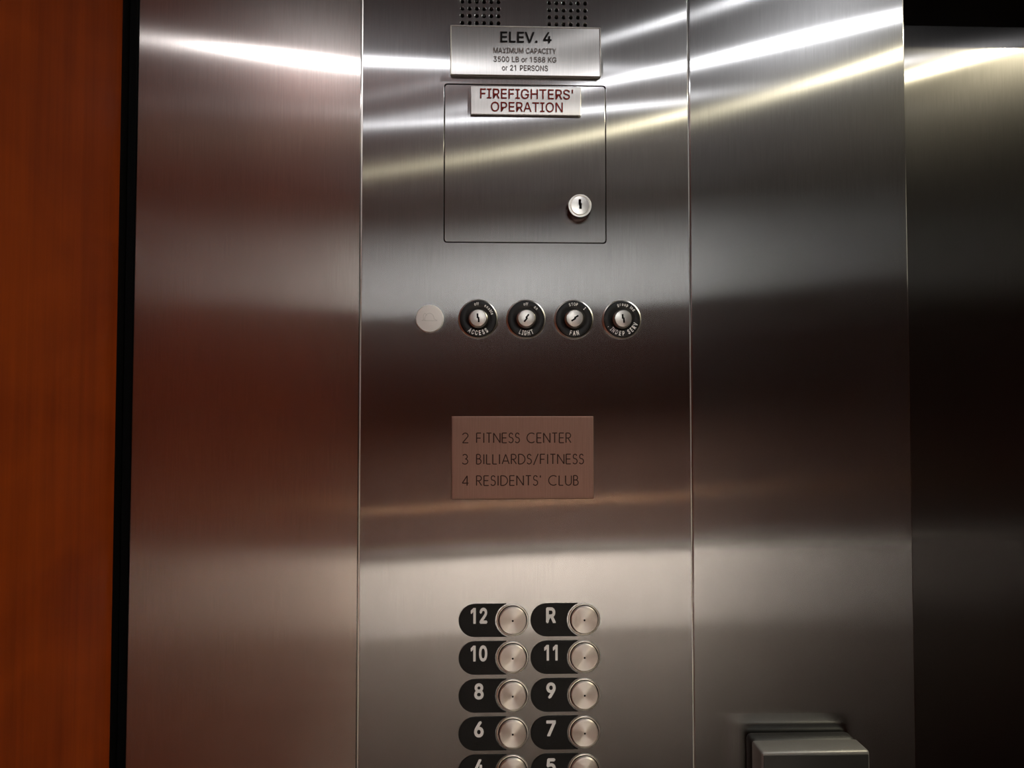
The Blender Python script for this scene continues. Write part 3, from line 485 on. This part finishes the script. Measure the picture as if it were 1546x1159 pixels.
def stroke_text(s, h, width, mat, parent, x, y, z, rad):
    adv = 0; ls = []
    for c in s:
        wv, l = GL[c]
        for ln in l: ls.append([(adv+px, pz) for px, pz in ln])
        adv += wv+.24
    adv -= .24; kx = width/adv
    ls = [[(px*kx, pz*h) for px, pz in ln] for ln in ls]
    return link('lettering', strokes(ls, rad, .35), mat, parent, loc=(x, y, z))
pq = sign_plate('directory_plaque', 'rectangular brushed brown-tinted plaque listing fitness center, billiards and residents club floors', -.0310, .0985, Z(-.0802), Z(-.0049), .0022, STEEL_PLAQUE)
hp = .0647
for k, (n, s, x1) in enumerate((('2', 'FITNESS CENTER', 861), ('3', 'BILLIARDS/FITNESS', 880), ('4', "RESIDENTS' CLUB", 872))):
    zz = [.0512, .0319, .0125][k]
    stroke_text(n, .0088, .0052, BROWN_INK, pq, -hp+.0097, -.0022, zz, .00052)
    stroke_text(s, .0088, (x1-719)*.000606, BROWN_INK, pq, -hp+.0226, -.0022, zz, .00052)

# ------------------------------------------------------------------ bell lamp and key switches
KZ = Z(.0840)
bl = thing('bell_indicator', 'round white bell indicator lamp left of the key switches', 'indicator lamp', (-.0513, 0, KZ))
obj('lens', lathe([(.0128, 0), (.0128, -.0030), (.0120, -.0042), (.0060, -.0048), (0, -.0050)], 48), WHITE_LENS, bl, True)
link('bell_symbol', strokes([arc(0, -.0010, .0042, .0052, 0, 180, 10), [(-.0070, -.0026), (.0072, -.0026)], [(-.0042, -.0010), (-.0070, -.0026)], [(.0042, -.0010), (.0072, -.0026)],
                            arc(-.0040, .0008, .0016, .0032, 20, 300, 8)], .00030, .3), PALE_GREY, bl, loc=(0, -.0049, .0005))
sw = [(-.0071, 'ACCESS', [('off', 97, .0028), ('enable', 40, .0028)], 8), (.0367, 'LIGHT', [('off', 92, .0028), ('on', 48, .0028)], -32),
      (.0807, 'FAN', [('STOP', 93, .0028), ('I', 45, .0028)], -52), (.1249, '. INDEP SERV', [('group', 88, .0028), ('ind', 45, .0028)], 10)]
cyl_label = {'ACCESS': 'black ringed key switch marked ACCESS, nearest the white bell lamp', 'LIGHT': 'black ringed key switch marked LIGHT',
             'FAN': 'black ringed key switch marked FAN, right of the light switch', '. INDEP SERV': 'black ringed key switch marked INDEP SERV, last in the row'}
for x, s, tops, rot in sw:
    t = thing('key_switch', cyl_label[s], 'key switch', (x, 0, KZ), 'key switches in the row under the cabinet door')
    obj('rim', lathe([(.0184, 0), (.0183, -.0012), (.0178, -.0026), (.0170, -.0030), (.0164, -.0028)], 48), SATIN, t, True)
    obj('collar', lathe([(.0167, -.0008), (.0169, -.0034), (.0163, -.0043), (.0150, -.0046), (.0108, -.0046), (.0098, -.0040), (.0092, -.0036), (.0, -.0036)], 48), BLACK, t, True)
    c = obj('lock_cylinder', lathe([(.0086, -.0036), (.0086, -.0052), (.0081, -.0056), (.0081, -.0090), (.0074, -.0100), (.0050, -.0103), (.0, -.0104)], 40), SATIN, t, True)
    k = link('keyway', strokes([[(0, .0040), (-.0003, .0012), (.0004, -.0010), (0, -.0040)], [(-.0010, .0010), (.0010, -.0004)]], .0009, .3), VOID, c, loc=(0, -.0104, 0))
    k.rotation_euler.y = math.radians(-rot)
    bm = bmesh.new(); arc_text(bm, s, .0044, .0108, -90 if s != '. INDEP SERV' else -84, True, .05, .60)
    for tx, ang, hh_ in tops: arc_text(bm, tx, hh_, .0122, ang, False, .05, .72)
    obj('lettering', bm, WHITE_PAINT, t, loc=(0, -.0046, 0))

# ------------------------------------------------------------------ floor call buttons
BR = {'1': (1,), '2': (1, 2), '4': (1, 4, 5), '5': (1, 5), '6': (1, 2, 4), '7': (1, 2, 4, 5), '8': (1, 2, 5), '9': (2, 4), '0': (2, 4, 5), 'R': (1, 2, 3, 5), '#': (3, 4, 5, 6)}
rows = [('12', 'R', -.1894), ('10', '11', -.2230), ('8', '9', -.2567), ('6', '7', -.2903), ('4', '5', -.3239)]
W2 = {'12': .0150, '10': .0150, '11': .0122, 'R': .0088}
RC = .0158
def marker_outline():
    r, xl, h = .0147, -.0488, .0148
    a = math.degrees(math.asin(h/RC))
    pts = [(-RC*math.cos(math.radians(t)), RC*math.sin(math.radians(t))) for t in [a-2*a*k/14 for k in range(15)]]   # concave right side, top to bottom
    left = [(xl+r+r*math.cos(math.radians(t)), -h+r+.0001+0*t if False else (-h+r*(1+math.sin(math.radians(t))) if t > 180 else h-r*(1-math.sin(math.radians(t))))) for t in [270-180*k/18 for k in range(19)]]
    return pts+left
for l, r_, dz in rows:
    for s, x in ((l, .0245), (r_, .0895)):
        where = {'12': 'top of the left column', 'R': 'top of the right column', '10': 'just under the 12 button', '11': 'just under the R button',
                 '8': 'between the 10 and 6 buttons', '9': 'right of the button for floor eight', '6': 'fourth down the left column', '7': 'fourth down the right column',
                 '4': 'cut off by the bottom edge, left column', '5': 'cut off by the bottom edge, right column'}[s]
        lab = 'steel floor button, black plate reading %s, %s' % (s, where)
        t = thing('call_button', lab, 'button', (x, 0, Z(dz)), 'floor buttons with black marker plates')
        mp = link('marker_plate', curve_mesh('marker_plate', [marker_outline()], .0012, 0, .0003), PLATE_BLACK, t)
        text(s, .0142, W2.get(s, .0086), WHITE_PAINT, mp, -.0304, -.0012, -.0026, .060, .0004, 'numeral')
        cells = ['#']+list(s) if s != 'R' else ['R']
        bm = bmesh.new()
        for ci, cc in enumerate(cells):
            for d in BR[cc]:
                dx = ((d-1)//3)*.0018; dzz = -((d-1) % 3)*.0018
                bmesh.ops.create_uvsphere(bm, u_segments=8, v_segments=5, radius=.00045, matrix=Matrix.Translation((-.0304-(len(cells)-1)*.0024+ci*.0048+dx-.0009, -.0012, -.0062+dzz)))
        obj('braille_dots', bm, PLATE_BLACK, mp, True)
        obj('bezel', lathe([(.0146, 0), (.0144, -.0006), (.0140, -.0008), (.0135, -.0008), (.0131, -.0004), (.0131, .0)], 56), SATIN, t, True)
        obj('groove', lathe([(.0132, -.0002), (0, -.0002)], 40), VOID, t)
        cp = obj('push_cap', lathe([(.0123, -.0002), (.0123, -.0026), (.0119, -.0032), (.0113, -.0034), (.0112, -.00325), (.0, -.00325)], 64), SPUN, t, True)
        obj('centre_dot', lathe([(.0009, -.0032), (.0009, -.0034), (0, -.0034)], 16), VOID, cp, loc=(0, 0, 0))

# ------------------------------------------------------------------ box at lower right
bx = thing('wall_box', 'dark grey box on the steel wall at lower right with a pale sloping top edge', 'box', (.2835, 0, Z(-.4210)))
obj('base', box_bm(-.0475, .0475, -.0175, .0, 0, .1295, .005, 3), BOX_BLACK, bx, True)
obj('cover', box_bm(-.0475, .0475, -.0420, -.0170, 0, .1290, .0028, 3), BOX_GREY, bx, True)
obj('front_pad', box_bm(-.0455, .0455, -.0432, -.0415, .004, .1262, .0007, 2), BOX_BLACK, bx, True)
